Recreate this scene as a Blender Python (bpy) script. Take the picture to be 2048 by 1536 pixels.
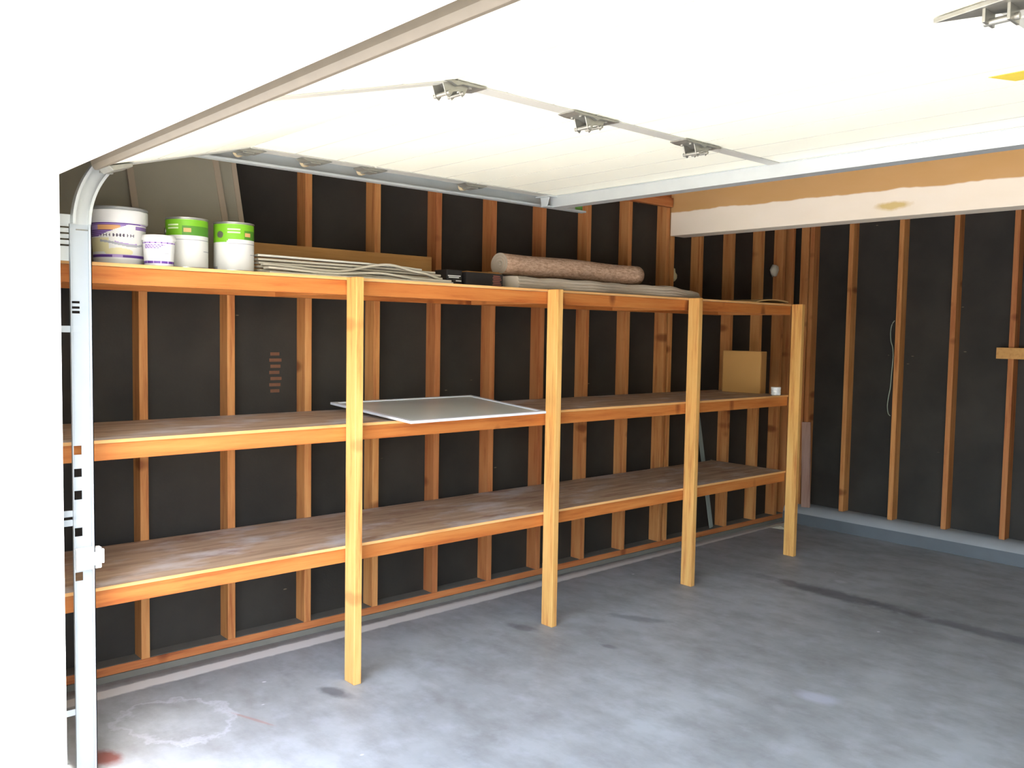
import bpy, bmesh, math, random
from mathutils import Vector, Matrix
random.seed(7)
for o in list(bpy.data.objects): bpy.data.objects.remove(o)
SC = bpy.context.scene
COL = SC.collection

# ------------------------------------------------------------------ camera
yaw, pitch, roll, fpx = 0.8453, 0.0606, 0.0173, 1757.8
F = Vector((-math.sin(yaw)*math.cos(pitch), math.cos(yaw)*math.cos(pitch), -math.sin(pitch)))
Rt = Vector((math.cos(yaw), math.sin(yaw), 0)); Up = Rt.cross(F)
R2 = math.cos(roll)*Rt + math.sin(roll)*Up
U2 = -math.sin(roll)*Rt + math.cos(roll)*Up
cd = bpy.data.cameras.new('camera'); cam = bpy.data.objects.new('camera', cd); COL.objects.link(cam)
M = Matrix((R2, U2, -F)).transposed().to_4x4(); M.translation = Vector((4.011, -1.3646, 1.5814))
cam.matrix_world = M
cd.sensor_width = 36; cd.lens = fpx/2048*36; cd.clip_start = 0.02
SC.camera = cam

# ------------------------------------------------------------------ light
W = bpy.data.worlds.new('world'); SC.world = W; W.use_nodes = True
wn = W.node_tree.nodes; wl = W.node_tree.links
bg = wn['Background']
sky = wn.new('ShaderNodeTexSky'); sky.sky_type = 'NISHITA'; sky.sun_disc = False
sky.sun_elevation = math.radians(62); sky.sun_rotation = math.radians(104)
sky.air_density = 1.0; sky.dust_density = 2.6; sky.ozone_density = 1.0
wl.new(sky.outputs[0], bg.inputs[0]); bg.inputs[1].default_value = 0.82
sd = bpy.data.lights.new('sun', 'SUN'); sd.energy = 6.0; sd.angle = math.radians(0.6); sd.color = (1, .95, .87)
sun = bpy.data.objects.new('sun', sd); COL.objects.link(sun)
el, az = math.radians(62), math.radians(-14)
sv = Vector((math.cos(el)*math.cos(az), math.cos(el)*math.sin(az), math.sin(el)))
sun.rotation_euler = sv.to_track_quat('Z', 'Y').to_euler(); sun.location = (6, -8, 9)
SC.view_settings.view_transform = 'Standard'
SC.view_settings.look = 'None'
SC.view_settings.gamma = 1
SC.view_settings.use_curve_mapping = False
SC.view_settings.exposure = 1.3

# ------------------------------------------------------------------ materials
def srgb(r, g, b):
    return tuple(((c/255)/12.92 if c/255 <= .04045 else ((c/255+.055)/1.055)**2.4) for c in (r, g, b)) + (1,)
class NT:
    def __init__(s, name):
        s.m = bpy.data.materials.new(name); s.m.use_nodes = True
        s.n = s.m.node_tree.nodes; s.l = s.m.node_tree.links; s.b = s.n['Principled BSDF']
    def node(s, t, ins=None, **kw):
        n = s.n.new(t)
        for k, v in kw.items(): setattr(n, k, v)
        for k, v in (ins or {}).items():
            if hasattr(v, 'is_linked') or isinstance(v, bpy.types.NodeSocket): s.l.new(v, n.inputs[k])
            else: n.inputs[k].default_value = v
        return n
    def math(s, op, a, b=0.0, clamp=False):
        n = s.n.new('ShaderNodeMath'); n.operation = op; n.use_clamp = clamp
        for i, v in enumerate((a, b)):
            if isinstance(v, bpy.types.NodeSocket): s.l.new(v, n.inputs[i])
            else: n.inputs[i].default_value = v
        return n.outputs[0]
    def mix(s, f, a, b, mode='MIX'):
        n = s.n.new('ShaderNodeMix'); n.data_type = 'RGBA'; n.blend_type = mode
        for i, v in ((0, f), (6, a), (7, b)):
            if isinstance(v, bpy.types.NodeSocket): s.l.new(v, n.inputs[i])
            else: n.inputs[i].default_value = v
        return n.outputs[2]
    def ramp(s, f, stops):
        n = s.n.new('ShaderNodeValToRGB'); s.l.new(f, n.inputs[0])
        e = n.color_ramp.elements
        while len(e) < len(stops): e.new(.5)
        for k, (p, c) in enumerate(stops):
            e[k].position = p; e[k].color = c if len(c) == 4 else tuple(c)+(1,)
        return n.outputs[0]
    def coord(s, scale=(1, 1, 1), off=None, kind='Object'):
        tc = s.n.new('ShaderNodeTexCoord')
        mp = s.n.new('ShaderNodeMapping'); s.l.new(tc.outputs[kind], mp.inputs[0]); mp.inputs['Scale'].default_value = scale
        if off is not None: s.l.new(off, mp.inputs['Location'])
        return mp.outputs[0]
    def noise(s, vec, scale, detail=4, rough=.55):
        return s.node('ShaderNodeTexNoise', {'Vector': vec, 'Scale': scale, 'Detail': detail, 'Roughness': rough}).outputs[0]
    def bump(s, h, strength=.3, dist=.005):
        b = s.node('ShaderNodeBump', {'Height': h, 'Strength': strength, 'Distance': dist})
        s.l.new(b.outputs[0], s.b.inputs['Normal'])
    def base(s, c, rough=.6, metal=0, spec=None):
        if isinstance(c, bpy.types.NodeSocket): s.l.new(c, s.b.inputs['Base Color'])
        else: s.b.inputs['Base Color'].default_value = c
        if isinstance(rough, bpy.types.NodeSocket): s.l.new(rough, s.b.inputs['Roughness'])
        else: s.b.inputs['Roughness'].default_value = rough
        s.b.inputs['Metallic'].default_value = metal
        if spec is not None: s.b.inputs['Specular IOR Level'].default_value = spec
        return s.m

def wood(name, axis, cA, cB, cDark, tint=.5, knots=.75, rough=.6):
    t = NT(name)
    oi = t.n.new('ShaderNodeObjectInfo')
    rnd = oi.outputs['Random']
    off = t.node('ShaderNodeCombineXYZ', {0: t.math('MULTIPLY', rnd, 37.0), 1: t.math('MULTIPLY', rnd, 91.0), 2: t.math('MULTIPLY', rnd, 53.0)}).outputs[0]
    sc = [14, 14, 14]; sc[axis] = .9
    v = t.coord(tuple(sc), off)
    g = t.noise(v, 2.2, 6, .65)
    sc2 = [3, 3, 3]; sc2[axis] = 1.1
    v2 = t.coord(tuple(sc2), off)
    big = t.noise(v2, 1.4, 2)
    c = t.ramp(g, [(.30, cDark), (.47, cA), (.70, cB)])
    c2 = t.mix(t.math('MULTIPLY', t.ramp(big, [(.35, (0, 0, 0)), (.7, (1, 1, 1))]), .55), c, t.mix(.5, c, cDark))
    c2 = t.mix(t.math('MULTIPLY', rnd, tint), c2, t.mix(.62, c2, srgb(150, 78, 48)))
    if knots:
        sk = [1.5, 1.5, 1.5]; sk[axis] = 3.1
        vo = t.node('ShaderNodeTexVoronoi', {'Vector': t.coord(tuple(sk), off), 'Scale': 1.6})
        k = t.ramp(vo.outputs['Distance'], [(.0, (1, 1, 1)), (.10, (.9, .9, .9)), (.19, (0, 0, 0))])
        c2 = t.mix(t.math('MULTIPLY', k, knots), c2, srgb(105, 48, 22))
    t.bump(g, .15, .002)
    return t.base(c2, rough, 0, .3)
A_, B_, D_ = srgb(205, 142, 82), srgb(224, 168, 104), srgb(158, 92, 50)
stud_m = wood('stud_wood', 2, A_, B_, D_, .95)
studh_m = wood('stud_wood_level', 1, srgb(190, 116, 66), srgb(206, 140, 84), srgb(150, 84, 48), .4)
studx_m = wood('stud_wood_across', 0, A_, B_, D_, .4)
post_m = wood('post_wood', 2, srgb(228, 174, 98), srgb(240, 196, 120), srgb(192, 124, 66), .25, .35)
fas_m = wood('fascia_wood', 1, srgb(200, 122, 58), srgb(212, 142, 74), srgb(170, 92, 40), .3)
brace_m = wood('brace_wood', 0, srgb(206, 130, 66), srgb(220, 150, 84), srgb(176, 98, 48), .3)
plank_m = wood('plank_wood', 1, srgb(206, 156, 92), srgb(216, 168, 104), srgb(182, 130, 72), .1, False)
pink_m = wood('weathered_wood', 2, srgb(178, 144, 128), srgb(190, 158, 142), srgb(150, 112, 98), .1, False)
thin_m = wood('pale_board', 1, srgb(214, 178, 118), srgb(226, 194, 138), srgb(190, 150, 96), .1, False)
edge_m = wood('plywood_edge', 1, srgb(232, 178, 112), srgb(240, 192, 130), srgb(200, 142, 82), .1, False)

def plain(name, c, rough=.6, metal=0, nz=0, nscale=8, dark=None):
    t = NT(name)
    if nz:
        n = t.noise(t.coord(), nscale, 5)
        c = t.mix(t.math('MULTIPLY', n, nz), c, dark or tuple(x*.55 for x in c[:3])+(1,))
    return t.base(c, rough, metal)

def make_ply():
    t = NT('shelf_plywood')
    v = t.coord((9, .8, 9)); g = t.noise(v, 2.2, 6, .6)
    c = t.ramp(g, [(.3, srgb(150, 122, 98)), (.5, srgb(186, 158, 130)), (.75, srgb(208, 182, 154))])
    w = t.noise(t.coord((2.2, 1.1, 2.2)), 2.0, 5, .6)
    c = t.mix(t.ramp(w, [(.50, (0, 0, 0)), (.64, (.7, .7, .7))]), c, srgb(218, 214, 212))
    w2 = t.noise(t.coord((3.2, 1.6, 3.2), t.node('ShaderNodeCombineXYZ', {0: 9.0, 1: 4.0, 2: 2.0}).outputs[0]), 2.0, 4, .6)
    c = t.mix(t.ramp(w2, [(.56, (0, 0, 0)), (.68, (.6, .6, .6))]), c, srgb(138, 92, 72))
    t.bump(g, .2, .002)
    return t.base(c, .55, 0, .4)
ply_m = make_ply()

def make_paper():
    t = NT('black_building_paper')
    n = t.noise(t.coord(), 3.0, 5)
    c = t.ramp(n, [(.3, srgb(40, 37, 33)), (.7, srgb(56, 52, 46))])
    # scattered staples and torn nicks, wider than tall
    vo = t.node('ShaderNodeTexVoronoi', {'Vector': t.coord((2.6, 2.6, 9)), 'Scale': 1.5, 'Randomness': 1.0})
    vo.distance = 'EUCLIDEAN'
    m = t.ramp(vo.outputs['Distance'], [(.0, (1, 1, 1)), (.035, (.8, .8, .8)), (.05, (0, 0, 0))])
    m2 = t.ramp(t.noise(t.coord(), 1.7, 2), [(.47, (0, 0, 0)), (.55, (.75, .75, .75))])
    c = t.mix(t.math('MULTIPLY', m, m2), c, srgb(150, 132, 108))
    t.bump(t.noise(t.coord(), 90, 3), .25, .002)
    return t.base(c, .62, 0, .35)
paper_m = make_paper()

def ell(t, px, py, cx_, cy_, rx, ry, ang, soft, nz):
    ca, sa = math.cos(ang), math.sin(ang)
    dx = t.math('SUBTRACT', px, cx_); dy = t.math('SUBTRACT', py, cy_)
    a = t.math('DIVIDE', t.math('ADD', t.math('MULTIPLY', dx, ca), t.math('MULTIPLY', dy, sa)), rx)
    b = t.math('DIVIDE', t.math('ADD', t.math('MULTIPLY', dx, -sa), t.math('MULTIPLY', dy, ca)), ry)
    r = t.math('SQRT', t.math('ADD', t.math('MULTIPLY', a, a), t.math('MULTIPLY', b, b)))
    r = t.math('ADD', r, t.math('MULTIPLY', t.math('SUBTRACT', nz, .5), 1.1))
    return r
def make_floor():
    t = NT('garage_concrete')
    tc = t.n.new('ShaderNodeTexCoord'); sx = t.n.new('ShaderNodeSeparateXYZ'); t.l.new(tc.outputs['Object'], sx.inputs[0])
    px, py = sx.outputs[0], sx.outputs[1]
    n1 = t.noise(t.coord((1, .75, 1)), 1.3, 7, .6)
    n2 = t.noise(t.coord((1.2, 2.0, 1)), 3.2, 6, .62)
    n3 = t.noise(t.coord(), 9, 5, .6)
    c = t.ramp(n1, [(.3, srgb(146, 150, 150)), (.5, srgb(166, 170, 171)), (.7, srgb(184, 190, 193))])
    c = t.mix(t.math('MULTIPLY', t.ramp(n2, [(.42, (0, 0, 0)), (.66, (1, 1, 1))]), .4), c, srgb(120, 116, 110))
    c = t.mix(t.math('MULTIPLY', t.ramp(n3, [(.52, (0, 0, 0)), (.72, (1, 1, 1))]), .35), c, srgb(188, 192, 200))
    dk = srgb(70, 70, 78)
    for (ex, ey, rx, ry, an, col, amt) in (
        (1.35, 3.66, .62, .10, 0, dk, .6), (2.35, 3.66, .7, .09, 0.05, dk, .45),
        (.72, .55, .11, .05, .3, dk, .6), (.62, 1.75, .12, .05, .2, dk, .5), (.9, 2.35, .2, .06, .5, dk, .4),
        (1.1, 1.9, .06, .03, .2, dk, .4), (2.1, 2.15, .12, .07, .3, srgb(196, 200, 214), .6), (1.25, 3.95, .05, .04, 0, srgb(200, 202, 206), .6),
        (.70, -.40, .10, .07, .3, srgb(128, 62, 48), .85), (.74, .16, .16, .01, .35, srgb(170, 110, 90), .4)):
        r = ell(t, px, py, ex, ey, rx, ry, an, .3, n3)
        m = t.ramp(r, [(.5, (1, 1, 1)), (1.0, (0, 0, 0))])
        c = t.mix(t.math('MULTIPLY', m, amt), c, col)
    # pale ring left by a can
    r = ell(t, px, py, .56, -.07, .27, .20, .4, .1, n3)
    m = t.ramp(r, [(.80, (0, 0, 0)), (.93, (1, 1, 1)), (1.05, (0, 0, 0))])
    c = t.mix(t.math('MULTIPLY', m, .45), c, srgb(205, 208, 216))
    # whitewash line along the left wall, whitened further for light on its lip
    wob = t.math('MULTIPLY', t.math('SUBTRACT', n3, .5), .035)
    q = t.math('ABSOLUTE', t.math('SUBTRACT', t.math('ADD', px, wob), t.math('SUBTRACT', .125, t.math('MULTIPLY', py, .017))))
    m = t.ramp(t.math('MULTIPLY', q, 10.0), [(.36, (1, 1, 1)), (.50, (0, 0, 0))])
    c = t.mix(t.math('MULTIPLY', m, .95), c, srgb(246, 246, 240))
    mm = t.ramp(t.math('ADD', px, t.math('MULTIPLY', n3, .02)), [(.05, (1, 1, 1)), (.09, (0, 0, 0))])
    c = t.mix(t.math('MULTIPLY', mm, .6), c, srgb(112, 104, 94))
    # paint flecks
    vo = t.node('ShaderNodeTexVoronoi', {'Vector': t.coord((3.2, 2.2, 1)), 'Scale': 1.4})
    f = t.ramp(vo.outputs['Distance'], [(0, (1, 1, 1)), (.028, (.9, .9, .9)), (.04, (0, 0, 0))])
    c = t.mix(t.math('MULTIPLY', f, .8), c, srgb(226, 226, 230))
    t.bump(n3, .12, .004)
    ro = t.ramp(n2, [(.3, (.42, .42, .42)), (.7, (.62, .62, .62))])
    return t.base(c, ro, 0, .45)
floor_m = make_floor()
drive_m = plain('driveway_concrete', srgb(222, 216, 204), .85, 0, .35, 5, srgb(196, 190, 178))
curb_m = plain('curb_concrete', srgb(160, 162, 162), .5, 0, .5, 6, srgb(120, 122, 122))
grime_m = plain('grimy_concrete', srgb(124, 122, 112), .8, 0, .7, 9, srgb(92, 88, 78))
curb_shade_m = plain('shaded_curb_concrete', srgb(104, 110, 114), .5, 0, .6, 7, srgb(80, 84, 86))  # front face of the back curb, its shade put into the colour
white_wall_m = plain('white_paint', srgb(240, 238, 230), .6, 0, .1, 12, srgb(226, 222, 212))
ceil_m = plain('ceiling_board', srgb(206, 198, 182), .8, 0, .2, 3)
door_m = plain('door_enamel', srgb(238, 236, 216), .42, 0, .12, 4, srgb(226, 222, 196))
stile_m = plain('stile_enamel', srgb(172, 170, 160), .4)
groove_m = plain('groove_shade', srgb(186, 183, 168), .6)  # darker than the door enamel: painted shade of grooves and section joints
seal_m = plain('seal_vinyl', srgb(102, 94, 80), .6, 0, .6, 14, srgb(74, 66, 54))
galv_m = plain('galvanised_steel', srgb(192, 196, 194), .42, .5, .35, 16, srgb(150, 156, 156))
galvd_m = plain('dull_steel', srgb(162, 160, 150), .4, .7, .6, 34, srgb(84, 80, 70))
track_m = plain('track_steel', srgb(176, 182, 184), .45, .35, .4, 9, srgb(140, 148, 152))
green_tag_m = plain('green_tag', srgb(96, 150, 60), .5)
yellow_m = plain('yellow_label', srgb(214, 190, 70), .5, 0, .3, 30)
whitep_m = plain('white_plastic', srgb(232, 232, 228), .4, 0, .1, 10)
grey_rim_m = plain('grey_rim', srgb(160, 162, 160), .35, .4)
can_metal_m = plain('can_metal', srgb(200, 200, 196), .3, .8, .3, 20)
purple_m = plain('purple_print', srgb(92, 54, 140), .5)
lilac_m = plain('lilac_print', srgb(176, 150, 205), .5)
orange_m = plain('orange_print', srgb(224, 168, 110), .5)
cream_m = plain('cream_print', srgb(226, 218, 172), .5)
ink_m = plain('dark_print', srgb(70, 60, 80), .5)
greyp_m = plain('grey_print', srgb(172, 174, 180), .5)
green_m = plain('green_print', srgb(120, 186, 34), .5)
green2_m = plain('deep_green_print', srgb(80, 140, 40), .5)
palegreen_m = plain('pale_green_print', srgb(214, 232, 184), .5)
vinyl_m = plain('vinyl_trim', srgb(208, 200, 182), .5, 0, .25, 8)
vinylw_m = plain('white_vinyl_trim', srgb(226, 222, 210), .45)
black_m = plain('black_card', srgb(38, 36, 36), .5, 0, .3, 12)
red_m = plain('red_print', srgb(150, 92, 80), .6)
mesh_m = plain('screen_mesh', srgb(166, 160, 140), .8, 0, .3, 5)
mframe_m = plain('screen_frame', srgb(180, 164, 142), .55)
mframe2_m = plain('dark_screen_frame', srgb(88, 76, 64), .6)
panel_m = plain('cloudy_panel', srgb(206, 208, 200), .35, 0, .3, 3, srgb(186, 190, 180))
pframe_m = plain('panel_frame', srgb(232, 234, 238), .3)
card_m = plain('cardboard', srgb(196, 148, 84), .75, 0, .25, 5)
cardside_m = plain('cardboard_side', srgb(170, 122, 66), .8, 0, .2, 5)
strip_m = plain('grey_metal_strip', srgb(160, 168, 160), .5, .3, .3, 9)
cord_m = plain('pale_cord', srgb(150, 160, 140), .5)
scrap_m = plain('scrap_paper', srgb(206, 198, 176), .8)
maroon_m = plain('maroon_plastic', srgb(84, 30, 26), .5)
rust_m = plain('rust_mark', srgb(120, 80, 56), .8, 0, .6, 40)
pad_m = plain('carpet_backing', srgb(196, 184, 164), .9, 0, .35, 6, srgb(140, 124, 104))

def make_carpet():
    t = NT('carpet_pile')
    n = t.noise(t.coord((1, .4, 1)), 90, 5, .7); n2 = t.noise(t.coord(), 6, 3)
    c = t.ramp(n, [(.3, srgb(164, 130, 106)), (.5, srgb(212, 178, 150)), (.7, srgb(240, 212, 186))])
    c = t.mix(t.math('MULTIPLY', n2, .3), c, srgb(160, 126, 104))
    t.bump(n, .8, .01)
    return t.base(c, .95, 0, .1)
carpet_m = make_carpet()

def make_beam():
    t = NT('taped_plasterboard')
    tc = t.n.new('ShaderNodeTexCoord'); sx = t.n.new('ShaderNodeSeparateXYZ'); t.l.new(tc.outputs['Object'], sx.inputs[0])
    px, pz = sx.outputs[0], sx.outputs[2]
    n = t.noise(t.coord((1, 1, 3)), 3.0, 4, .5)
    tan = t.mix(n, srgb(196, 152, 92), srgb(204, 162, 112))
    mud = t.mix(n, srgb(240, 226, 202), srgb(248, 236, 218))
    lv = t.math('ADD', 2.446, t.math('MULTIPLY', t.math('SUBTRACT', t.noise(t.coord((1, 0, 0)), 3.4, 3), .5), .05))
    lv = t.math('SUBTRACT', lv, t.math('MULTIPLY', px, .006))
    m = t.ramp(t.math('MULTIPLY', t.math('SUBTRACT', lv, pz), 30.0), [(0, (0, 0, 0)), (.25, (1, 1, 1))])
    c = t.mix(m, tan, mud)
    r = ell(t, px, pz, 1.62, 2.342, .13, .028, 0, .3, t.noise(t.coord(), 12, 3))
    m = t.ramp(r, [(.5, (1, 1, 1)), (1.0, (0, 0, 0))])
    c = t.mix(t.math('MULTIPLY', m, .8), c, srgb(206, 176, 92))
    return t.base(c, .75, 0, .3)
beam_m = make_beam()

# ------------------------------------------------------------------ mesh helpers
class MB:
    def __init__(s): s.v = []; s.f = []; s.mi = []; s.mats = []
    def mat(s, m):
        if m not in s.mats: s.mats.append(m)
        return s.mats.index(m)
    def box(s, a, b, m=None, M=None):
        x0, y0, z0 = a; x1, y1, z1 = b; k = len(s.v)
        P = [(x0,y0,z0),(x1,y0,z0),(x1,y1,z0),(x0,y1,z0),(x0,y0,z1),(x1,y0,z1),(x1,y1,z1),(x0,y1,z1)]
        if M is not None: P = [tuple(M @ Vector(p)) for p in P]
        s.v += P
        for q in ((0,3,2,1),(4,5,6,7),(0,1,5,4),(1,2,6,5),(2,3,7,6),(3,0,4,7)):
            s.f.append(tuple(k+i for i in q)); s.mi.append(s.mat(m) if m else 0)
    def prism(s, prof, x0, x1, ax=0, m=None, M=None, side=None):
        # prof: list of 2D points in the two other axes (cyclic order), extruded on axis ax
        k = len(s.v); n = len(prof)
        for X in (x0, x1):
            for (a, b) in prof:
                p = {0: (X, a, b), 1: (a, X, b), 2: (a, b, X)}[ax]
                if M is not None: p = tuple(M @ Vector(p))
                s.v.append(p)
        mi = s.mat(m) if m else 0
        for i in range(n):
            j = (i+1) % n; s.f.append((k+i, k+j, k+n+j, k+n+i)); s.mi.append(s.mat(side[i]) if side and i in side else mi)
        s.f.append(tuple(k+i for i in reversed(range(n)))); s.mi.append(mi)
        s.f.append(tuple(k+n+i for i in range(n))); s.mi.append(mi)
    def lathe(s, prof, c=(0,0,0), n=40, m=None):
        k = len(s.v); mi = s.mat(m) if m else 0
        for (r, z) in prof:
            for i in range(n):
                a = 2*math.pi*i/n; s.v.append((c[0]+r*math.cos(a), c[1]+r*math.sin(a), c[2]+z))
        for q in range(len(prof)-1):
            for i in range(n):
                j = (i+1) % n
                s.f.append((k+q*n+i, k+q*n+j, k+(q+1)*n+j, k+(q+1)*n+i)); s.mi.append(mi)
        s.f.append(tuple(k+i for i in reversed(range(n)))); s.mi.append(mi)
        s.f.append(tuple(k+(len(prof)-1)*n+i for i in range(n))); s.mi.append(mi)
    def tube(s, pts, r, n=8, m=None):
        k = len(s.v); mi = s.mat(m) if m else 0; pts = [Vector(p) for p in pts]
        for i, p in enumerate(pts):
            d = (pts[min(i+1, len(pts)-1)]-pts[max(i-1, 0)]).normalized()
            a = d.cross(Vector((0, 0, 1)) if abs(d.z) < .9 else Vector((1, 0, 0))).normalized(); b = d.cross(a)
            for j in range(n):
                t = 2*math.pi*j/n; s.v.append(tuple(p+a*r*math.cos(t)+b*r*math.sin(t)))
        for i in range(len(pts)-1):
            for j in range(n):
                l = (j+1) % n; s.f.append((k+i*n+j, k+i*n+l, k+(i+1)*n+l, k+(i+1)*n+j)); s.mi.append(mi)
        s.f.append(tuple(k+i for i in reversed(range(n)))); s.mi.append(mi)
        e = k+(len(pts)-1)*n; s.f.append(tuple(e+i for i in range(n))); s.mi.append(mi)
    def sweep(s, prof, frames, m=None):
        # closed 2-D profile carried along frames (origin, axisA, axisB)
        k = len(s.v); n = len(prof); mi = s.mat(m) if m else 0
        for (o, A, B) in frames:
            for (a, b) in prof: s.v.append(tuple(Vector(o)+Vector(A)*a+Vector(B)*b))
        for i in range(len(frames)-1):
            for j in range(n):
                l = (j+1) % n; s.f.append((k+i*n+j, k+i*n+l, k+(i+1)*n+l, k+(i+1)*n+j)); s.mi.append(mi)
        s.f.append(tuple(k+i for i in reversed(range(n)))); s.mi.append(mi)
        e = k+(len(frames)-1)*n; s.f.append(tuple(e+i for i in range(n))); s.mi.append(mi)
    def build(s, name, m=None, parent=None, bevel=0, smooth=False, origin=None):
        me = bpy.data.meshes.new(name)
        o0 = Vector(origin) if origin else Vector((0, 0, 0))
        me.from_pydata([tuple(Vector(p)-o0) for p in s.v], [], s.f); me.update()
        bm = bmesh.new(); bm.from_mesh(me); bmesh.ops.recalc_face_normals(bm, faces=bm.faces); bm.to_mesh(me); bm.free()
        if m: me.materials.append(m)
        else:
            for q in s.mats: me.materials.append(q)
            for p, i in zip(me.polygons, s.mi): p.material_index = i
        o = bpy.data.objects.new(name, me); COL.objects.link(o); o.location = o0
        if parent:
            o.parent = parent
            o.location = o0 - (parent.location if parent.parent is None else parent.parent.location + parent.location)
        if smooth:
            for p in me.polygons: p.use_smooth = True
            try:
                bpy.context.view_layer.objects.active = o
                md = o.modifiers.new('es', 'EDGE_SPLIT'); md.split_angle = math.radians(35)
            except Exception: pass
        if bevel:
            md = o.modifiers.new('bevel', 'BEVEL'); md.width = bevel; md.segments = 2; md.limit_method = 'ANGLE'
        return o
def empty(name, loc):
    o = bpy.data.objects.new(name, None); COL.objects.link(o); o.location = loc; o.empty_display_size = .1
    return o
def tag(o, label, cat, group=None, kind=None):
    o['label'] = label; o['category'] = cat; o['kind'] = 'thing'
    if group: o['group'] = group
    if kind: o['kind'] = kind
    return o
def struct(o, label=None):
    o['kind'] = 'structure'
    if label: o['label'] = label
    return o
def wp(o, p):   # mesh in world coordinates under a parent that sits at p
    return o
def B(name, a, b, m, parent=None, bevel=.002, origin=None):
    q = MB(); q.box(a, b)
    c = origin if origin else tuple((i+j)/2 for i, j in zip(a, b))
    return q.build(name, m, parent, bevel, origin=c)

# ------------------------------------------------------------------ the setting
YW, YO = -.566, -.77          # inner and outer face of the front wall
HX0, HX1, HZ = .90, 5.72, 2.058
XR, YB, ZC = 6.62, 5.459, 2.62
# floor slab, driveway
struct(B('floor', (-.3, YO, -.12), (XR+.3, YB+.3, 0), floor_m, bevel=0, origin=(0, 0, 0)), 'smooth grey concrete garage floor with stains and a white painted line')
struct(B('driveway', (-12, -16, -.14), (18, YO, -.01), drive_m, bevel=0, origin=(0, 0, 0)), 'pale concrete driveway in front of the garage opening')
struct(B('ceiling', (-.3, YW, ZC), (XR+.3, YB+.3, ZC+.1), ceil_m, bevel=0), 'plain ceiling board above the raised garage door')
# front wall
q = MB()
q.box((-.35, YO, -.01), (HX0, YW, 3.0)); q.box((HX1, YO, -.01), (XR+.35, YW, 3.0)); q.box((HX0, YO, HZ), (HX1, YW, 3.0))
struct(q.build('wall_front', white_wall_m, None, 0), 'white painted wall around the garage opening')
# left wall
wl_ = B('wall_left', (-.22, YW, 0), (-.089, YB, ZC), paper_m, bevel=0, origin=(-.15, 2, 1.2)); struct(wl_, 'left wall of black building paper behind bare wooden studs')
S = .4064
def part_box(name, a, b, m, parent, bevel=.0025):
    return B(name, a, b, m, parent, bevel)
stud0 = part_box('stud', (-.089, -S-.019, .066), (0, -S+.019, 2.50), stud_m, wl_)
for n in range(0, 13):
    c = stud0.copy(); COL.objects.link(c); c.location = (stud0.location[0], stud0.location[1]+(n+1)*S, stud0.location[2])
for y in (9*S+.06, 5.19, 5.34):
    c = stud0.copy(); COL.objects.link(c); c.location = (stud0.location[0], y-wl_.location[1], stud0.location[2])
part_box('sill_plate', (-.089, YW, .028), (.0, YB, .066), studh_m, wl_)
part_box('top_plate', (-.089, YW, 2.50), (.0, YB, 2.538), studh_m, wl_)
part_box('top_plate', (-.089, YW, 2.539), (.0, YB, 2.577), studh_m, wl_)
part_box('concrete_footing', (-.089, YW, 0), (.006, YB, .028), grime_m, wl_, 0)
B('ledge_dust', (-.0885, YW, .066), (-.006, YB, .0675), grime_m, wl_, 0)
# horizontal reddish blocking near the ceiling by the beam
part_box('blocking', (.0, 3.0, 2.475), (.038, 3.66, 2.54), studh_m, wl_)
# rust marks on the paper
q = MB()
for i in range(7):
    z = 1.25+i*.031; q.box((-.0889, .650-.006*(i%2), z), (-.0875, .698+.006*(i%3), z+.016))
q.build('rust_mark', rust_m, wl_, 0, origin=(-.088, .67, 1.35))
# back wall
wb = B('wall_back', (-.22, YB, 0), (XR+.2, YB+.12, ZC), paper_m, bevel=0, origin=(3, YB+.06, 1.2)); struct(wb, 'back wall of black building paper behind bare wooden studs')
bs0 = part_box('stud', (.468, 5.37, .155), (.506, YB, 2.50), stud_m, wb)
for k in range(1, 15):
    c = bs0.copy(); COL.objects.link(c); c.location = (bs0.location[0]+k*S, bs0.location[1], bs0.location[2])
part_box('corner_stud', (.045, 5.37, .155), (.118, YB, 2.50), stud_m, wb)
part_box('corner_stud', (.128, 5.37, .155), (.166, YB, 2.50), stud_m, wb)
part_box('top_plate', (0, 5.37, 2.50), (XR, YB, 2.577), studx_m, wb)
q = MB()
q.prism([(YB, .088), (5.312, .088), (5.316, .106), (5.328, .126), (5.348, .143), (5.37, .154), (YB, .154)], 0, XR, 0, m=curb_m)
q.prism([(YB, 0), (5.300, 0), (5.306, .05), (5.312, .088), (YB, .088)], 0, XR, 0, m=curb_shade_m)
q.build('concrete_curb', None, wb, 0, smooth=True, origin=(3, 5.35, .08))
# right wall
wr = B('wall_right', (XR, YW, 0), (XR+.22, YB, ZC), ceil_m, bevel=0, origin=(XR+.15, 2, 1.2)); struct(wr, 'right wall of plain pale plasterboard outside the view')
# dropped beam
bm_ = B('ceiling_beam', (.004, 3.678, 2.277), (XR, 3.835, ZC), beam_m, bevel=.003, origin=(0, 0, 0))
struct(bm_, 'dropped beam of tan plasterboard with a cream band of joint compound')
# block nailed across back studs
tag(B('wood_block', (1.622, 5.331, 1.443), (2.55, 5.369, 1.522), plank_m, bevel=.002), 'short wooden board nailed flat across the back wall studs at the right edge', 'board')

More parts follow.
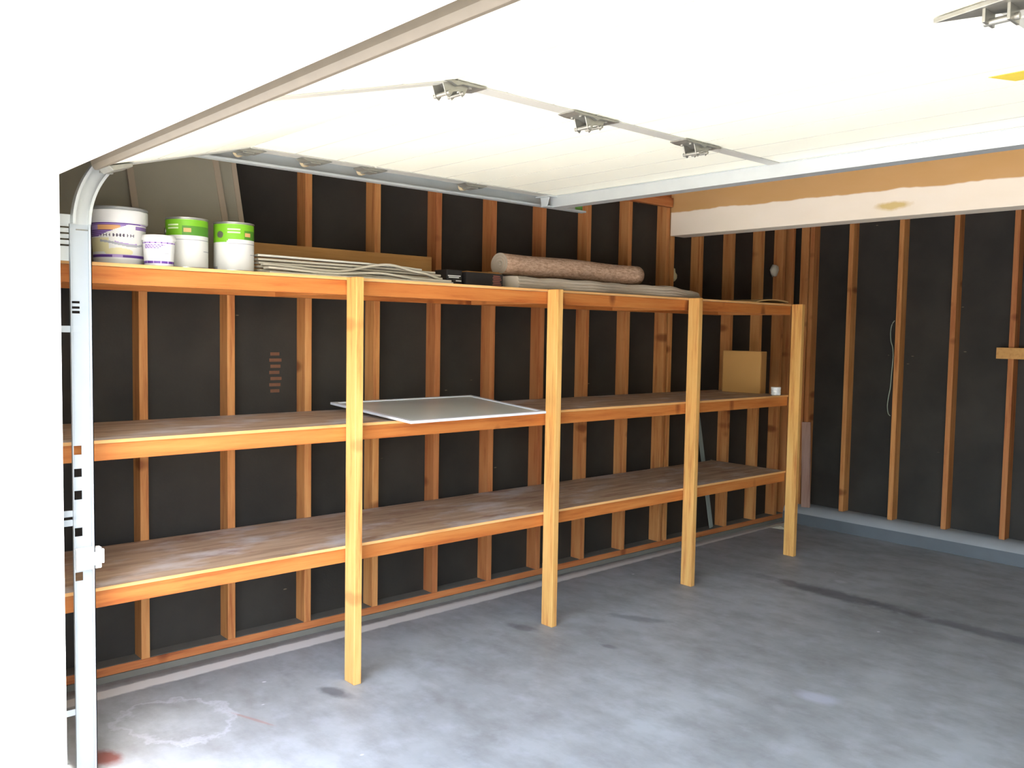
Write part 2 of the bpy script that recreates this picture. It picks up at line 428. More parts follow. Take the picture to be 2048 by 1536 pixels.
# ------------------------------------------------------------------ shelving unit
sh = empty('storage_shelf', (.33, 1.9, 0))
tag(sh, 'long built-in wooden shelving unit with three shelves and square posts along the left wall', 'shelf')
YS0, YS1 = -.53, 4.27
for z in (.611, 1.156, 1.802):
    so = B('shelf_board', (.001, YS0, z-.012), (.632, YS1, z), ply_m, sh, .001, origin=(.3, 1.9, z))
    B('fascia', (.589, YS0, z-.076), (.627, YS1, z-.0125), fas_m, sh, .002)
    B('ledger', (.001, YS0, z-.076), (.038, YS1, z-.0125), fas_m, sh, .002)
    B('board_edge', (.6325, YS0, z-.012), (.635, YS1, z+.0005), edge_m, sh, 0)
    for y in (-.50, .63, 1.85, 3.06, 4.25):
        B('cross_brace', (.039, y-.019, z-.076), (.588, y+.019, z-.0125), brace_m, sh, .002)
for y in (.671, 1.888, 3.100, 4.293):
    ybase = y-.019 if y > -.5 else -.53
    B('post', (.6355, ybase, 0), (.717, ybase+.038, 1.802), post_m, sh, .003)

# ------------------------------------------------------------------ garage door
ZD = 2.235; DX0, DX1 = .872, 5.748; J = [.07, .603, 1.136, 1.668]; SL = .524
gd = empty('garage_door', (3.31, .6, ZD))
tag(gd, 'cream sectional garage door raised overhead with metal hinges on its underside', 'garage door')
def section(mat_M, L):
    q = MB(); t = .045; g = .0012
    a, b = L/3, 2*L/3
    prof = [(.002, 0), (a-.004, 0), (a, g), (a+.004, 0), (b-.004, 0), (b, g), (b+.004, 0), (L-.002, 0), (L-.002, t), (.002, t)]
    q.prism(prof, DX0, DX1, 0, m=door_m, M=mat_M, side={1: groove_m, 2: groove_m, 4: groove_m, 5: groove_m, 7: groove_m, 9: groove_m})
    return q
def place(yo, zo, ang): return Matrix.Translation((0, yo, zo)) @ Matrix.Rotation(ang, 4, 'X')
stile_x = [DX0+.035, 2.125, 3.33, 4.53, DX1-.035]
secs = []
for i in range(4):
    if i == 0:
        ang = math.atan2(.137, .506); Mx = place(-.436, 2.098, ang); L = SL
    else:
        ang = 0; Mx = place(J[i-1], ZD, 0); L = J[i]-J[i-1]
    q = section(Mx, L)
    org = tuple(Mx @ Vector((3.31, L/2, .02)))
    s_ = q.build('door_section', None, gd, 0, origin=org); secs.append(s_)
    for sxx in stile_x:
        w = .034 if sxx in (stile_x[0], stile_x[-1]) else .026
        q = MB(); q.box((sxx-w, .006, -.0035), (sxx+w, L-.006, -.0002), M=Mx)
        st = q.build('stile', stile_m, None, 0, origin=tuple(Mx @ Vector((sxx, L/2, 0))))
        loc = st.location.copy(); st.parent = s_; st.location = loc - gd.location - s_.location
    if i == 0:
        q = MB(); q.prism([(-.016, -.004), (-.002, -.006), (-.002, .047), (-.014, .05), (-.021, .03), (-.022, .012)], DX0+.0, DX1, 0, M=Mx)
        q.build('bottom_seal', seal_m, gd, .002, origin=(3.31, -.45, 2.12))['label'] = 'grey-brown rubber bottom seal'
def hinge_mesh():
    q = MB()
    # two leaves, knuckle and the raised roller ears; local y runs across the joint, -z hangs below the door
    q.prism([(-.10, -.003), (-.075, -.0065), (-.02, -.0065), (0, -.013), (.02, -.0065), (.075, -.0065), (.10, -.003), (.10, 0), (-.10, 0)], -.034, .034, 0)
    for x in (-.024, .021):
        q.prism([(-.042, -.006), (-.030, -.040), (-.018, -.046), (-.006, -.028), (.012, -.024), (.024, -.038), (.032, -.030), (.045, -.006)], x, x+.003, 0)
    q.tube([(-.034, -.024, -.034), (.034, -.024, -.034)], .006, 10)
    q.tube([(-.034, .022, -.028), (.034, .022, -.028)], .005, 10)
    for (x, y) in ((-.018, -.055), (.018, -.055), (-.018, .055), (.018, .055)):
        q.lathe([(.006, -.0105), (.006, -.006)], (x, y, 0), 8)
    return q
h0 = None
for i in range(3):
    for x in stile_x[1:4]:
        if i == 1 and x == stile_x[2]: continue
        if h0 is None:
            h0 = hinge_mesh().build('hinge', galvd_m, gd, .0006, origin=(0, 0, 0)); h = h0
        else: h = h0.copy(); COL.objects.link(h)
        h.parent = gd; h.location = Vector((x, J[i], ZD-.004)) - gd.location
# bracket for the opener beside the middle hinge
q = MB()
q.prism([(3.20, .485), (3.34, .452), (3.42, .452), (3.42, .53), (3.34, .53)], ZD-.014, ZD-.004, 2)
q.box((3.30, .47, ZD-.04), (3.306, .52, ZD-.01)); q.box((3.345, .47, ZD-.045), (3.351, .52, ZD-.01)); q.tube([(3.295, .495, ZD-.035), (3.36, .495, ZD-.035)], .007, 10)
q.build('opener_bracket', galvd_m, gd, .001, origin=(3.32, .49, ZD-.02))
# roller brackets on both ends
def roller_bracket(x, y, z, side):
    q = MB()
    q.prism([(y-.06, z+.0), (y-.04, z-.010), (y+.045, z-.010), (y+.07, z), (y+.05, z+.004), (y-.05, z+.004)], x-.01, x+.05, 0)
    q.box((x-.012, y-.022, z-.016), (x+.045, y+.022, z-.010))
    br = q.build('roller_bracket', galvd_m, gd, .001, origin=(x, y, z))
    q = MB(); q.tube([(x+.03, y, z+.002), (x-.045, y, z+.002)], .005, 8)
    for a in range(1): 
        pass
    q.tube([(x-.030, y, z+.002), (x-.052, y, z+.002)], .019, 20)
    rr = q.build('roller', plain_roller, None, .002, smooth=True, origin=(x-.03, y, z))
    loc = rr.location.copy(); rr.parent = br; rr.location = loc - gd.location - br.location
plain_roller = plain('roller_nylon', srgb(186, 168, 134), .4, .1, .4, 30)
for y in (J[0], .345, J[1], J[2]): roller_bracket(DX0, y, ZD-.006, 1)
for y in (J[0], J[1], J[2]):
    q = MB(); q.box((DX1-.05, y-.05, ZD-.012), (DX1+.01, y+.05, ZD-.004)); q.build('roller_bracket', galvd_m, gd, .001, origin=(DX1, y, ZD))
# bottom corner bracket with roller in the curve
q = MB(); q.prism([(-.435, 2.094), (-.36, 2.112), (-.36, 2.100), (-.42, 2.080)], DX0-.005, DX0+.10, 0)
q.box((DX0-.02, -.43, 2.085), (DX0, -.39, 2.12))
bb = q.build('corner_bracket', galvd_m, gd, .001, origin=(DX0+.04, -.41, 2.10))
# top fixture
q = MB()
q.prism([(J[3]-.075, ZD-.002), (J[3]-.03, ZD-.002), (J[3]-.012, ZD-.052), (J[3]-.052, ZD-.052)], DX0-.012, DX0-.006, 0)
q.box((DX0-.012, J[3]-.07, ZD-.052), (DX0+.035, J[3]-.012, ZD-.046)); q.box((DX0-.03, J[3]-.09, ZD-.008), (DX0+.07, J[3]-.01, ZD-.002))
q.prism([(DX0-.006, ZD-.05), (DX0+.035, ZD-.05), (DX0+.05, ZD-.004), (DX0-.012, ZD-.004)], J[3]-.074, J[3]-.070, 1)
q.build('top_bracket', galv_m, gd, .001, origin=(DX0, J[3]-.04, ZD-.03))
# galvanised stiffening strut along the far edge
q = MB(); t = .0022; y0, y1, z0, z1 = J[3]-.036, J[3]+.030, ZD-.053, ZD-.001
q.prism([(y0, z1), (y0-.014, z1), (y0-.014, z1-t), (y0-t, z1-t), (y0-t, z0), (y1, z0), (y1, z1), (y1-t, z1), (y1-t, z0+t), (y0, z0+t)], DX0+.02, DX1-.01, 0)
q.build('strut', galv_m, gd, 0, origin=(3.31, J[3], ZD-.03))
# yellow sticker
q = MB(); q.prism([(3.115, 1.005), (3.40, 1.005), (3.40, 1.085), (3.15, 1.085)], ZD-.0012, ZD-.0002, 2)
q.build('sticker', yellow_m, gd, 0, origin=(3.23, 1.04, ZD-.001))['label'] = 'yellow warning sticker'

# ------------------------------------------------------------------ door track, left side
TX = .815
tr = empty('door_track', (TX, -.478, 0))
tag(tr, 'galvanised garage door track rising beside the opening and curving back overhead', 'track')
ZT = 2.224; RC = .31; YC = -.478+RC; ZV = ZT-RC
# C-shaped profile: a = across the track (in the bend plane), b = along +x (open towards the door)
T = .0025; H = .029; D = .034
prof = [(-H, D), (-H, 0), (H, 0), (H, D), (H-.009, D), (H-.009, D-T), (H-T, D-T), (H-T, T), (-H+T, T), (-H+T, D-T), (-H+.009, D-T), (-H+.009, D)]
def frames_curve():
    fr = [((TX-.022, -.478, ZV), (0, 1, 0), (1, 0, 0))]
    for i in range(1, 25):
        a = math.pi/2*i/24
        o = (TX-.022, YC-RC*math.cos(a), ZV+RC*math.sin(a)); n = (0, math.cos(a), -math.sin(a))
        fr.append((o, n, (1, 0, 0)))
    fr.append(((TX-.022, 1.95, ZT-.0), (0, 0, -1), (1, 0, 0)))
    return fr
q = MB(); q.sweep(prof, frames_curve()); q.build('curved_track', galv_m, tr, 0, origin=(TX, 0, ZT))
# upright, its web pierced by bolt slots: far half solid, near half in pieces between the slots
slots = [(1.132, 1.163), (1.055, 1.084), (.977, 1.008), (.849, .879), (.694, .724), (1.614, 1.623), (1.630, 1.638), (1.648, 1.656)]
q = MB(); yv = -.478
q.box((TX-.022, yv-.002, .0), (TX-.0195, yv+H, ZV)); q.box((TX-.022, yv+H-.0025, 0), (TX+.012, yv+H, ZV)); q.box((TX+.0095, yv+H-.009, 0), (TX+.012, yv+H, ZV))
q.box((TX-.022, yv-H-.004, 0), (TX-.0195, yv-H+.001, ZV))
q.box((TX-.022, yv-H-.004, 0), (TX-.006, yv-H-.0015, ZV))
z = 0
for (a, b) in sorted(slots):
    q.box((TX-.022, yv-H+.001, z), (TX-.0195, yv-.002, a)); z = b
q.box((TX-.022, yv-H+.001, z), (TX-.0195, yv-.002, ZV))
q.build('upright_track', track_m, tr, 0, origin=(TX, yv, 1))
def jamb_bracket(z, h=.022):
    q = MB(); q.box((TX-.0225, YW+.001, z), (TX-.019, yv+.0, z+h)); q.box((TX-.022, YW+.001, z), (TX+.02, YW+.004, z+h))
    return q.build('jamb_bracket', track_m, tr, .0006, origin=(TX, -.51, z))
for z in (.920, .888, .224, 1.55): jamb_bracket(z)
q = MB()
q.box((TX-.026, YW+.001, 1.79), (TX-.0225, -.49, 1.805)); z = 1.805
for zz in (1.845, 1.865, 1.885, 1.905): 
    q.box((TX-.026, YW+.001, z), (TX-.0225, -.49, zz-.006)); q.box((TX-.026, YW+.001, zz-.006), (TX-.0225, YW+.012, zz)); q.box((TX-.026, -.505, zz-.006), (TX-.0225, -.49, zz)); z = zz
q.box((TX-.026, YW+.001, z), (TX-.0225, -.49, 1.945))
q.build('flag_bracket', galv_m, tr, 0, origin=(TX, -.52, 1.87))
q = MB(); q.box((TX-.019, yv-.028, .735), (TX+.008, yv+.052, .809)); q.box((TX+.006, yv-.01, .75), (TX+.020, yv+.03, .795)); q.box((TX-.010, yv+.052, .75), (TX+.006, yv+.062, .80))
q.build('track_clamp', whitep_m, tr, .003, origin=(TX, yv, .77))
q = MB(); q.box((TX-.019, 1.90, ZT-.018), (TX-.012, 1.948, ZT+.018)); q.build('end_tag', green_tag_m, tr, .001, origin=(TX, 1.92, ZT))
q = MB(); q.box((TX-.022, -.49, ZV-.02), (TX-.017, yv+H, ZV-.016)); q.build('splice', galvd_m, tr, 0, origin=(TX, yv, ZV))
# hanger from the ceiling to the far end of the track
q = MB(); q.box((TX-.026, 1.78, ZT-.01), (TX-.023, 1.815, ZC)); q.build('hanger', galv_m, tr, 0, origin=(TX, 1.8, 2.4))

# ------------------------------------------------------------------ things on the top shelf
ZS = 1.802
def label_grid(cx_, cy_, z0, z1, r0, r1, a0, a1, fn, name, parent, nu=96, nv=60):
    q = MB()
    for j in range(nv+1):
        t = j/nv; z = z0+(z1-z0)*t; r = r0+(r1-r0)*t+.0006
        for i in range(nu+1):
            a = a0+(a1-a0)*i/nu; q.v.append((cx_+r*math.cos(a), cy_+r*math.sin(a), z))
    for j in range(nv):
        for i in range(nu):
            k = j*(nu+1)+i; q.f.append((k, k+1, k+nu+2, k+nu+1)); q.mi.append(q.mat(fn((i+.5)/nu, (j+.5)/nv)))
    return q.build(name, None, parent, 0, smooth=False, origin=(cx_, cy_, (z0+z1)/2))
AC = math.radians(-18)
# big bucket
bk = empty('bucket', (.46, -.245, ZS)); tag(bk, 'large white plastic bucket with purple and yellow label on the top shelf', 'bucket')
q = MB(); q.lathe([(.086, 0), (.088, .004), (.097, .160), (.097, .200)], (.46, -.245, ZS+.0005), 56); q.build('bucket_body', whitep_m, bk, 0, True, (.46, -.245, ZS))
q = MB(); q.lathe([(.103, .160), (.104, .166), (.104, .204), (.101, .207)], (.46, -.245, ZS), 56); q.build('rim_band', whitep_m, bk, 0, True, (.46, -.245, ZS+.17))
q = MB(); q.lathe([(.101, .2075), (.104, .210), (.104, .216), (.099, .219), (.094, .215), (.02, .2145)], (.46, -.245, ZS), 56); q.build('lid', grey_rim_m, bk, 0, True, (.46, -.245, ZS+.2))
def f_bucket(u, v):
    if v < .05: return whitep_m
    if v < .12: return purple_m if not (.42 < u < .55) else lilac_m
    if v < .14: return lilac_m
    d = (v-.55)-.55*(u-.22)
    if v > .96: return purple_m if u < .8 else lilac_m
    if u < .66 and v > .62 and v-.62 > (u-.22)*.85:
        if .80 < v < .93: return orange_m if .22 < u < .52 else lilac_m
        return purple_m if (int(v*60) % 3) else lilac_m
    if u > .72 and .84 < v < .94: return lilac_m if int(v*60) % 2 else purple_m
    if .62 < v < .70 and .26 < u < .70: return ink_m if (int(u*70) % 3 == 0 or (int(v*60) % 3 == 0 and int(u*35) % 2)) else whitep_m
    w = .44+.06*math.sin(u*7)
    if abs(v-w) < .03 and .25 < u < .85: return greyp_m
    if abs(v-w-.04) < .018 and .45 < u < .75: return lilac_m
    if u < .38 and .2 < v < .58: return cream_m
    if .25 < u < .7 and .14 < v < .32 and (u-.5)**2*3+(v-.2)**2*9 < .11: return cream_m
    return whitep_m
label_grid(.46, -.245, ZS+.022, ZS+.157, .0893, .0965, AC-1.5, AC+1.5, f_bucket, 'label', bk)
# small tub
tb = empty('tub', (.575, -.135, ZS)); tag(tb, 'small white plastic tub with purple stripes between the large bucket and a green can', 'tub')
q = MB(); q.lathe([(.050, 0), (.052, .003), (.058, .105)], (.575, -.135, ZS+.0005), 48); q.build('tub_body', whitep_m, tb, 0, True, (.575, -.135, ZS))
q = MB(); q.lathe([(.0605, .098), (.0615, .101), (.0615, .113), (.0595, .117), (.055, .114), (.01, .1135)], (.575, -.135, ZS), 48); q.build('lid', whitep_m, tb, 0, True, (.575, -.135, ZS+.11))
def f_tub(u, v):
    if v < .12: return purple_m if (int(u*40) % 7) else lilac_m
    if v > .93: return lilac_m if int(u*30) % 4 else purple_m
    if .68 < v < .9 and u < .45+(v-.68) and (int(v*44) % 3 != 0) and .14 < u: return lilac_m if int(u*40+v*20) % 3 else purple_m
    if .42 < v < .62 and .58 < u < .72 and int(v*44) % 4 == 0: return greyp_m
    return whitep_m
label_grid(.575, -.135, ZS+.010, ZS+.090, .0525, .0572, AC-1.45, AC+1.45, f_tub, 'label', tb)
# two green-topped paint cans
def can(x, y, name_label, hx):
    c = empty('paint_can', (x, y, ZS)); tag(c, name_label, 'paint can', 'green and white paint cans on the top shelf')
    r, h = .081, .204
    q = MB(); q.lathe([(r-.002, 0), (r+.001, .002), (r+.001, .005), (r-.001, .007), (r-.001, h-.006), (r+.0015, h-.004), (r+.0015, h), (r-.006, h+.001), (r-.010, h-.006), (.02, h-.006)], (x, y, ZS+.0005), 56)
    q.build('can_body', can_metal_m, c, 0, True, (x, y, ZS))
    def f(u, v):
        top = v > (.60 if u < hx+.1 else .64)
        if u > hx+.13 and .57 < v < .66: return whitep_m if v > .585 else greyp_m
        if top:
            if hx+.12 < u < hx+.30 and .76 < v < .90 and int(v*60) % 4 in (0, 1): return palegreen_m
            if hx+.38 < u < hx+.48 and .74 < v < .82: return orange_m
            if u > hx+.36 and v < .86: return green2_m
            return green_m
        if u < .2 and v < .06: return greyp_m
        if u > .74 and .30 < v < .42 and int(v*60) % 5 == 0: return greyp_m
        return whitep_m
    label_grid(x, y, ZS+.010, ZS+h-.008, r-.0005, r-.0005, AC-1.7, AC+1.7, f, 'label', c)
    # bail ear
    a = AC-1.7+3.4*hx
    q = MB(); d = Vector((math.cos(a), math.sin(a), 0)); p = Vector((x, y, ZS+.152))+d*(r-.001)
    q.tube([p, p+d*.004], .014, 20); q.build('bail_ear', galvd_m, c, 0, True, tuple(p))
    return c
can(.46, .018, 'green-topped white paint can beside the small white tub', .06)
can(.46, .216, 'green-topped white paint can nearest the long trim strips', .26)

# screens leaning behind the cans
def screen(y0, y1, xb, xt, h, label, fr, fw):
    s_ = empty('window_screen', (xb, (y0+y1)/2, ZS)); tag(s_, label, 'window screen', 'screens leaning behind the paint cans')
    ang = math.atan2(xb-xt, h); Mx = Matrix.Translation((xb, 0, ZS+.004)) @ Matrix.Rotation(-ang, 4, 'Y')
    L = h/math.cos(ang)-.006
    q = MB(); q.box((-.004, y0+fw*.6, fw*.6), (-.002, y1-fw*.6, L-fw*.6), M=Mx); q.build('screen_mesh', mesh_m, s_, 0, origin=(xb, (y0+y1)/2, ZS))
    q = MB()
    for (a, b) in (((-.011, y0, 0), (.002, y0+fw, L)), ((-.011, y1-fw, 0), (.002, y1, L)), ((-.011, y0+fw, 0), (.002, y1-fw, fw)), ((-.011, y0+fw, L-fw), (.002, y1-fw, L))): q.box(a, b, M=Mx)
    q.build('screen_frame', fr, s_, .001, origin=(xb, (y0+y1)/2, ZS))
screen(-.10, .315, .27, .045, .60, 'dark window screen in a tan frame leaning behind the green paint cans', mframe_m, .028)
screen(-.46, .405, .225, .022, .64, 'wider window screen leaning behind the tan-framed screen', mframe_m, .024)

# long board on edge against the studs
tag(B('long_board', (.003, .02, ZS+.0015), (.022, 1.56, ZS+.180), plank_m, bevel=.002), 'long tan board standing on edge behind the pale trim strips', 'board')
# trim strips
def strip(pts, x, w, th, m, label):
    q = MB(); n = 40; pts = sorted(pts); ys = [p[0] for p in pts]
    def zz(y):
        for (a, b) in zip(pts, pts[1:]):
            if a[0] <= y <= b[0]:
                t = (y-a[0])/(b[0]-a[0]); t = t*t*(3-2*t); return a[1]+(b[1]-a[1])*t
        return pts[-1][1]
    fr = [((x, ys[0]+(ys[-1]-ys[0])*i/n, ZS+zz(ys[0]+(ys[-1]-ys[0])*i/n)), (1, 0, 0), (0, 0, 1)) for i in range(n+1)]
    q.sweep([(-w/2, 0), (w/2-.002, 0), (w/2, .002), (w/2, th-.002), (w/2-.002, th), (-w/2, th)], fr)
    o = q.build('trim_strip', m, None, 0, origin=(x, sum(ys[::len(ys)-1])/2, ZS))
    tag(o, label, 'trim strip', 'pale trim strips bundled on the top shelf')
V, VW = vinyl_m, vinylw_m
strip([(.31, .0005), (.78, .0005), (.95, .001), (1.27, .0005)], .572, .05, .009, V, 'straight pale trim strip lying lowest at the front of the bundle')
strip([(.31, .020), (.60, .011), (.86, .026), (1.08, .011), (1.27, .010)], .560, .045, .010, V, 'gently arched pale trim strip just above the lowest front strip')
strip([(.31, .036), (.64, .024), (.94, .071), (1.12, .045), (1.25, .021)], .525, .022, .011, V, 'sharply humped pale trim strip peaking mid-bundle')
strip([(.31, .0005), (1.24, .0005)], .48, .05, .011, V, 'pale trim strip flat on the shelf behind the humped strip')
strip([(.31, .012), (.8, .016), (1.26, .012)], .475, .05, .010, V, 'pale trim strip second from the bottom at the back of the bundle')
strip([(.31, .028), (.8, .030), (1.26, .024)], .475, .05, .010, V, 'pale trim strip third from the bottom at the back of the bundle')
strip([(.31, .044), (.8, .044), (1.27, .040)], .47, .05, .010, V, 'pale trim strip just below the white top pair')
strip([(.31, .059), (.8, .058), (1.24, .053)], .465, .05, .010, V, 'pale trim strip directly under the white topmost strip')
strip([(.31, .077), (.8, .074), (1.05, .069), (1.16, .0635)], .46, .055, .009, VW, 'white trim strip topmost in the bundle')
# black boxes
bx = empty('black_box', (.45, 1.345, ZS)); tag(bx, 'small black box with white print next to the trim strips', 'box')
B('box_body', (.40, 1.302, ZS+.001), (.50, 1.40, ZS+.078), black_m, bx, .002)
q = MB()
for k, (a, b, z) in enumerate(((1.31, 1.39, .046), (1.315, 1.38, .038), (1.36, 1.395, .022))): q.box((.5002, a, ZS+z), (.5008, b, ZS+z+.005))
q.build('box_print', whitep_m, bx, 0, origin=(.5, 1.35, ZS+.04))
bx = empty('black_box', (.47, 1.50, ZS)); tag(bx, 'wider black box with red print beside the rolled carpet', 'box')
B('box_body', (.40, 1.412, ZS+.001), (.52, 1.655, ZS+.072), black_m, bx, .002)
q = MB()
for k in range(6): q.box((.5202, 1.585+.004*(k % 2), ZS+.012+k*.009), (.5208, 1.645-.005*(k % 3), ZS+.017+k*.009))
q.build('box_print', red_m, bx, 0, origin=(.52, 1.61, ZS+.04))
q = MB(); q.box((.36, 1.46, ZS+.0735), (.46, 1.70, ZS+.082)); q.box((.37, 1.62, ZS+.0825), (.44, 1.70, ZS+.088))
tag(q.build('flat_box', cardside_m, None, .003, origin=(.41, 1.56, ZS+.0735)), 'flat brownish packet lying on the wider black box', 'packet')

# folded carpet pad and carpet roll
q = MB(); n = 30; frs = []
y0, y1 = 1.70, 3.66
for i in range(n+1):
    t = i/n; y = y0+(y1-y0)*t
    h = .066 if t < .62 else .066*(1-(t-.62)/.38)**.8+.006
    h += .003*math.sin(i*1.7)
    xf = .595-.02*math.sin(i*.6) - (.32*max(0, t-.80)/.20)
    frs.append((y, h, xf))
for li in range(3):
    pass
k0 = len(q.v)
prof_n = 14
for (y, h, xf) in frs:
    xb = .06
    P = [(xb, .001), (xf-.01, .001), (xf, h*.12), (xf+.006, h*.28), (xf-.004, h*.36), (xf+.004, h*.50), (xf-.006, h*.64), (xf, h*.75), (xf-.012, h*.95), (xf-.05, h), (xf-.22, h*1.03), (.25, h*1.05), (.12, h*1.0), (xb, h*.9)]
    for (a, b) in P: q.v.append((a, y, ZS+b))
for i in range(n):
    for j in range(prof_n):
        l = (j+1) % prof_n; q.f.append((i*prof_n+j, i*prof_n+l, (i+1)*prof_n+l, (i+1)*prof_n+j)); q.mi.append(0)
q.f.append(tuple(reversed(range(prof_n)))); q.mi.append(0)
q.f.append(tuple(n*prof_n+j for j in range(prof_n))); q.mi.append(0)
tag(q.build('folded_carpet', pad_m, None, 0, True, (.35, 2.7, ZS)), 'folded beige carpet lying backing side out beneath the rolled carpet', 'carpet')
# roll: spiral section extruded
q = MB(); cx_, cz_ = .37, ZS+.1395; ya, yb = 1.76, 2.82
turns, r0, r1, th = 3.3, .012, .061, .0140
N = 110; outer = []; inner = []
for i in range(N+1):
    a = 2*math.pi*turns*i/N + 2.2; r = r0+(r1-r0)*i/N
    outer.append((cx_+(r+th*.5)*math.cos(a)*1.12, cz_+(r+th*.5)*math.sin(a)*.98)); inner.append((cx_+(r-th*.45)*math.cos(a)*1.12, cz_+(r-th*.45)*math.sin(a)*.98))
prof = outer+inner[::-1]
def skew(p, y): return (p[0]+.06*(y-ya)/(yb-ya), y, p[1]-.012*(y-ya)/(yb-ya)+.003*math.sin(y*9))
m = len(prof); ny = 20
for j in range(ny+1):
    y = ya+(yb-ya)*j/ny
    for p in prof: 
        v = skew(p, y); e = 0
        q.v.append((v[0], v[1]+e*(1 if j else 1), v[2]))
for j in range(ny):
    for i in range(m):
        l = (i+1) % m
        q.f.append((j*m+i, j*m+l, (j+1)*m+l, (j+1)*m+i)); q.mi.append(q.mat(carpet_m if (i < N) else pad_m))
for base in (0, ny*m):
    for i in range(N):
        q.f.append((base+i, base+i+1, base+m-2-i, base+m-1-i)); q.mi.append(q.mat(pad_m))
o = q.build('rolled_carpet', None, None, 0, False, (cx_, 2.36, cz_))
for p in o.data.polygons: p.use_smooth = len(p.vertices) == 4 and abs(p.normal.y) < .5
tag(o, 'rolled remnant of pinkish beige carpet on the top shelf', 'carpet roll')
# thin board at the right end
q = MB(); frs = []
for i in range(13):
    t = i/12; frs.append(((.0, 3.86+.40*t, ZS+.0015+.020*math.sin(t*2.7)), (1, 0, 0), (0, 0, 1)))
q.sweep([(.13, 0), (.615, 0), (.615, .008), (.13, .008)], frs)
tag(q.build('thin_board', thin_m, None, 0, False, (.36, 4.06, ZS)), 'thin slightly bowed board at the far right end of the top shelf', 'board')

# ------------------------------------------------------------------ mid shelf
ZM = 1.156
pn = empty('framed_panel', (.40, 1.33, ZM)); tag(pn, 'flat cloudy panel in a white metal frame lying on the middle shelf', 'panel')
c0, c1, c2, c3 = Vector((.80, .885, ZM+.003)), Vector((.755, 1.762, ZM+.003)), Vector((.015, 1.86, ZM+.034)), Vector((.015, .93, ZM+.030))
def quadpt(u, v): return (c0*(1-u)+c1*u)*(1-v)+(c3*(1-u)+c2*u)*v
def qbox(q, u0, u1, v0, v1, z0, z1):
    k = len(q.v)
    for z in (z0, z1):
        for (u, v) in ((u0, v0), (u1, v0), (u1, v1), (u0, v1)): p = quadpt(u, v); q.v.append((p.x, p.y, p.z+z))
    for f in ((0,3,2,1),(4,5,6,7),(0,1,5,4),(1,2,6,5),(2,3,7,6),(3,0,4,7)): q.f.append(tuple(k+i for i in f)); q.mi.append(0)
q = MB(); qbox(q, .02, .98, .02, .98, .004, .007); q.build('panel_sheet', panel_m, pn, 0, origin=(.4, 1.33, ZM+.01))
q = MB()
for a in ((0, 1, 0, .035), (0, 1, .965, 1), (0, .03, .035, .965), (.97, 1, .035, .965)): qbox(q, *a, .0, .012)
q.build('panel_frame', pframe_m, pn, .001, origin=(.4, 1.33, ZM+.01))
ct = empty('carton', (.30, 4.23, ZM)); tag(ct, 'tan cardboard carton at the right end of the middle shelf', 'box')
Mx = Matrix.Translation((.30, 4.20, ZM+.001)) @ Matrix.Rotation(math.radians(4), 4, 'Z')
q = MB(); q.box((-.155, -.03, 0), (.155, .055, .305), M=Mx); q.build('carton_body', card_m, ct, .002, origin=(.3, 4.2, ZM))
q = MB(); q.box((.1553, -.022, .004), (.1575, .05, .300), M=Mx); q.build('carton_shaded_side', cardside_m, ct, 0, origin=(.46, 4.2, ZM+.15))  # thin added sheet, darker colour paints shade on the carton's right side
cu = MB(); cu.lathe([(.030, 0), (.034, .004), (.034, .016), (.032, .019), (.034, .022), (.034, .034), (.032, .037), (.034, .040), (.035, .056), (.033, .058), (.012, .057)], (.595, 4.17, ZM+.0005), 32)
tag(cu.build('plastic_cup', whitep_m, None, 0, True, (.595, 4.17, ZM)), 'small white ribbed cup on the middle shelf next to the last post', 'cup')

# ------------------------------------------------------------------ leaning bits
def lean(name, p0, p1, w, th, m, wdir, label, cat):
    p0, p1 = Vector(p0), Vector(p1); d = (p1-p0).normalized(); wv = Vector(wdir); wv = (wv-d*wv.dot(d)).normalized(); t = d.cross(wv)
    q = MB(); k = 0
    for p in (p0, p1):
        for (a, b) in ((-1, -1), (1, -1), (1, 1), (-1, 1)): q.v.append(tuple(p+wv*a*w/2+t*b*th/2))
    for f in ((0,3,2,1),(4,5,6,7),(0,1,5,4),(1,2,6,5),(2,3,7,6),(3,0,4,7)): q.f.append(f); q.mi.append(0)
    return tag(q.build(name, m, None, .001, origin=tuple(p0)), label, cat)
lean('metal_strip', (-.035, 4.335, .068), (-.035, 4.085, 1.10), .045, .006, strip_m, (0, 1, 0), 'pale grey metal strip leaning in a stud bay behind the lower shelf', 'metal strip')
lean('short_plank', (.205, 5.318, .149), (.165, 5.350, .86), .075, .016, pink_m, (1, 0, 0), 'weathered pinkish plank standing on the curb in the back corner', 'board')
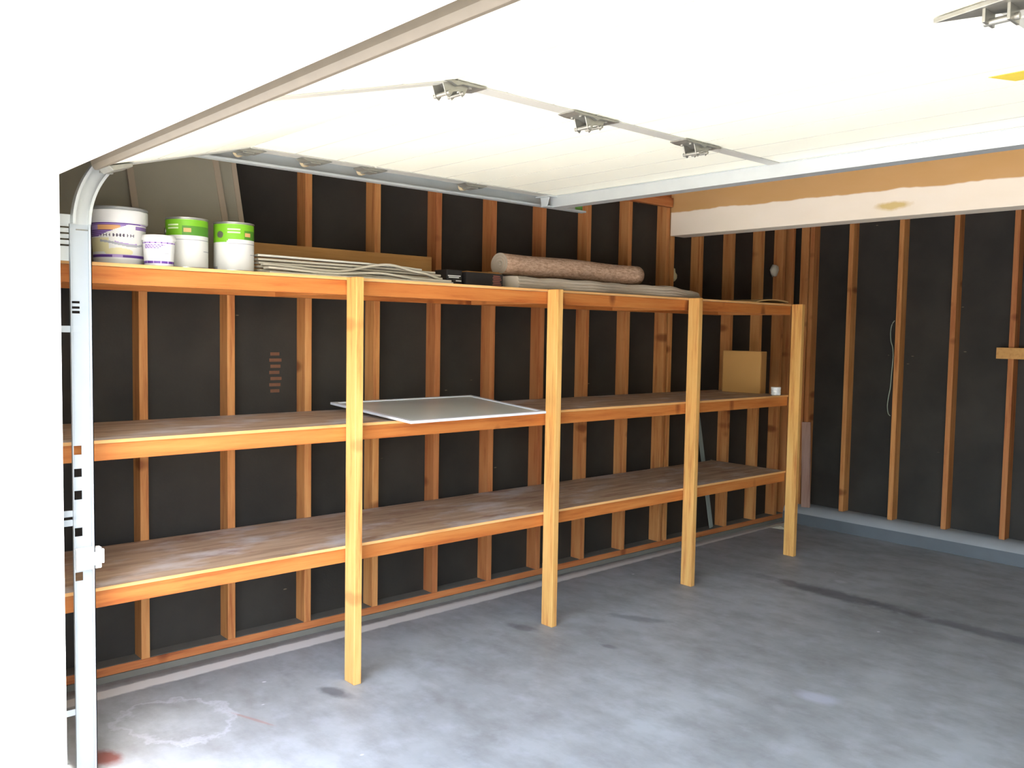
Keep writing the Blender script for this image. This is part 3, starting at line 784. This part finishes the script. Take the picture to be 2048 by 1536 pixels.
# paper scrap and maroon lid on the floor near the corner
q = MB()
for i in range(7):
    for j in range(4): q.v.append((.05+.05*j+.008*(i % 2), 4.98+.035*i, .003+.010*((i*j) % 3)))
for i in range(6):
    for j in range(3): k = i*4+j; q.f.append((k, k+1, k+5, k+4)); q.mi.append(0)
o = q.build('paper_scrap', scrap_m, None, 0, origin=(.12, 5.05, 0)); md = o.modifiers.new('s', 'SOLIDIFY'); md.thickness = .0015; md.offset = 1
tag(o, 'crumpled pale paper scrap on the floor behind the last post', 'paper')
q = MB(); q.lathe([(.045, 0), (.047, .003), (.047, .014), (.044, .016), (.01, .016)], (.12, 5.18, .0008), 28)
tag(q.build('maroon_lid', maroon_m, None, 0, True, (.12, 5.18, 0)), 'small dark maroon lid lying on the floor in the back left corner', 'lid')
# cord on back stud
pts = [(.868, 5.3655, 1.71), (.850, 5.364, 1.68), (.840, 5.366, 1.62), (.846, 5.366, 1.55), (.862, 5.366, 1.50), (.868, 5.366, 1.42), (.862, 5.366, 1.30), (.858, 5.366, 1.20), (.846, 5.366, 1.12), (.840, 5.366, 1.05), (.848, 5.366, .99), (.866, 5.3665, .97)]
q = MB(); sm = []
for i in range(len(pts)-1):
    for k in range(4):
        t = k/4; P = [Vector(pts[max(0, min(len(pts)-1, i+d))]) for d in (-1, 0, 1, 2)]
        sm.append(.5*((2*P[1])+(P[2]-P[0])*t+(2*P[0]-5*P[1]+4*P[2]-P[3])*t*t+(3*P[1]-P[0]-3*P[2]+P[3])*t**3))
sm.append(Vector(pts[-1]))
q.tube(sm, .003, 6); tag(q.build('cord', cord_m, None, 0, True, (.85, 5.366, 1.3)), 'thin pale cord hanging in a loop along a back wall stud', 'cord')
# small scraps caught beside studs
def tuft(c, r, label, m):
    bm = bmesh.new(); bmesh.ops.create_icosphere(bm, subdivisions=2, radius=r)
    for v in bm.verts: v.co *= 1+random.uniform(-.25, .25); v.co.x *= .7; v.co.z *= 1.3
    me = bpy.data.meshes.new('scrap'); bm.to_mesh(me); bm.free(); me.materials.append(m)
    o = bpy.data.objects.new('insulation_scrap', me); COL.objects.link(o); o.location = c
    for p in me.polygons: p.use_smooth = True
    tag(o, label, 'scrap')
tuft((-.050, 5.130, 2.12), .042, 'pale scrap stuffed beside the left wall stud nearest the back corner', scrap_m)
tuft((-.060, 3.80, 2.01), .036, 'yellowish scrap stuffed beside the doubled stud under the beam', cream_m)
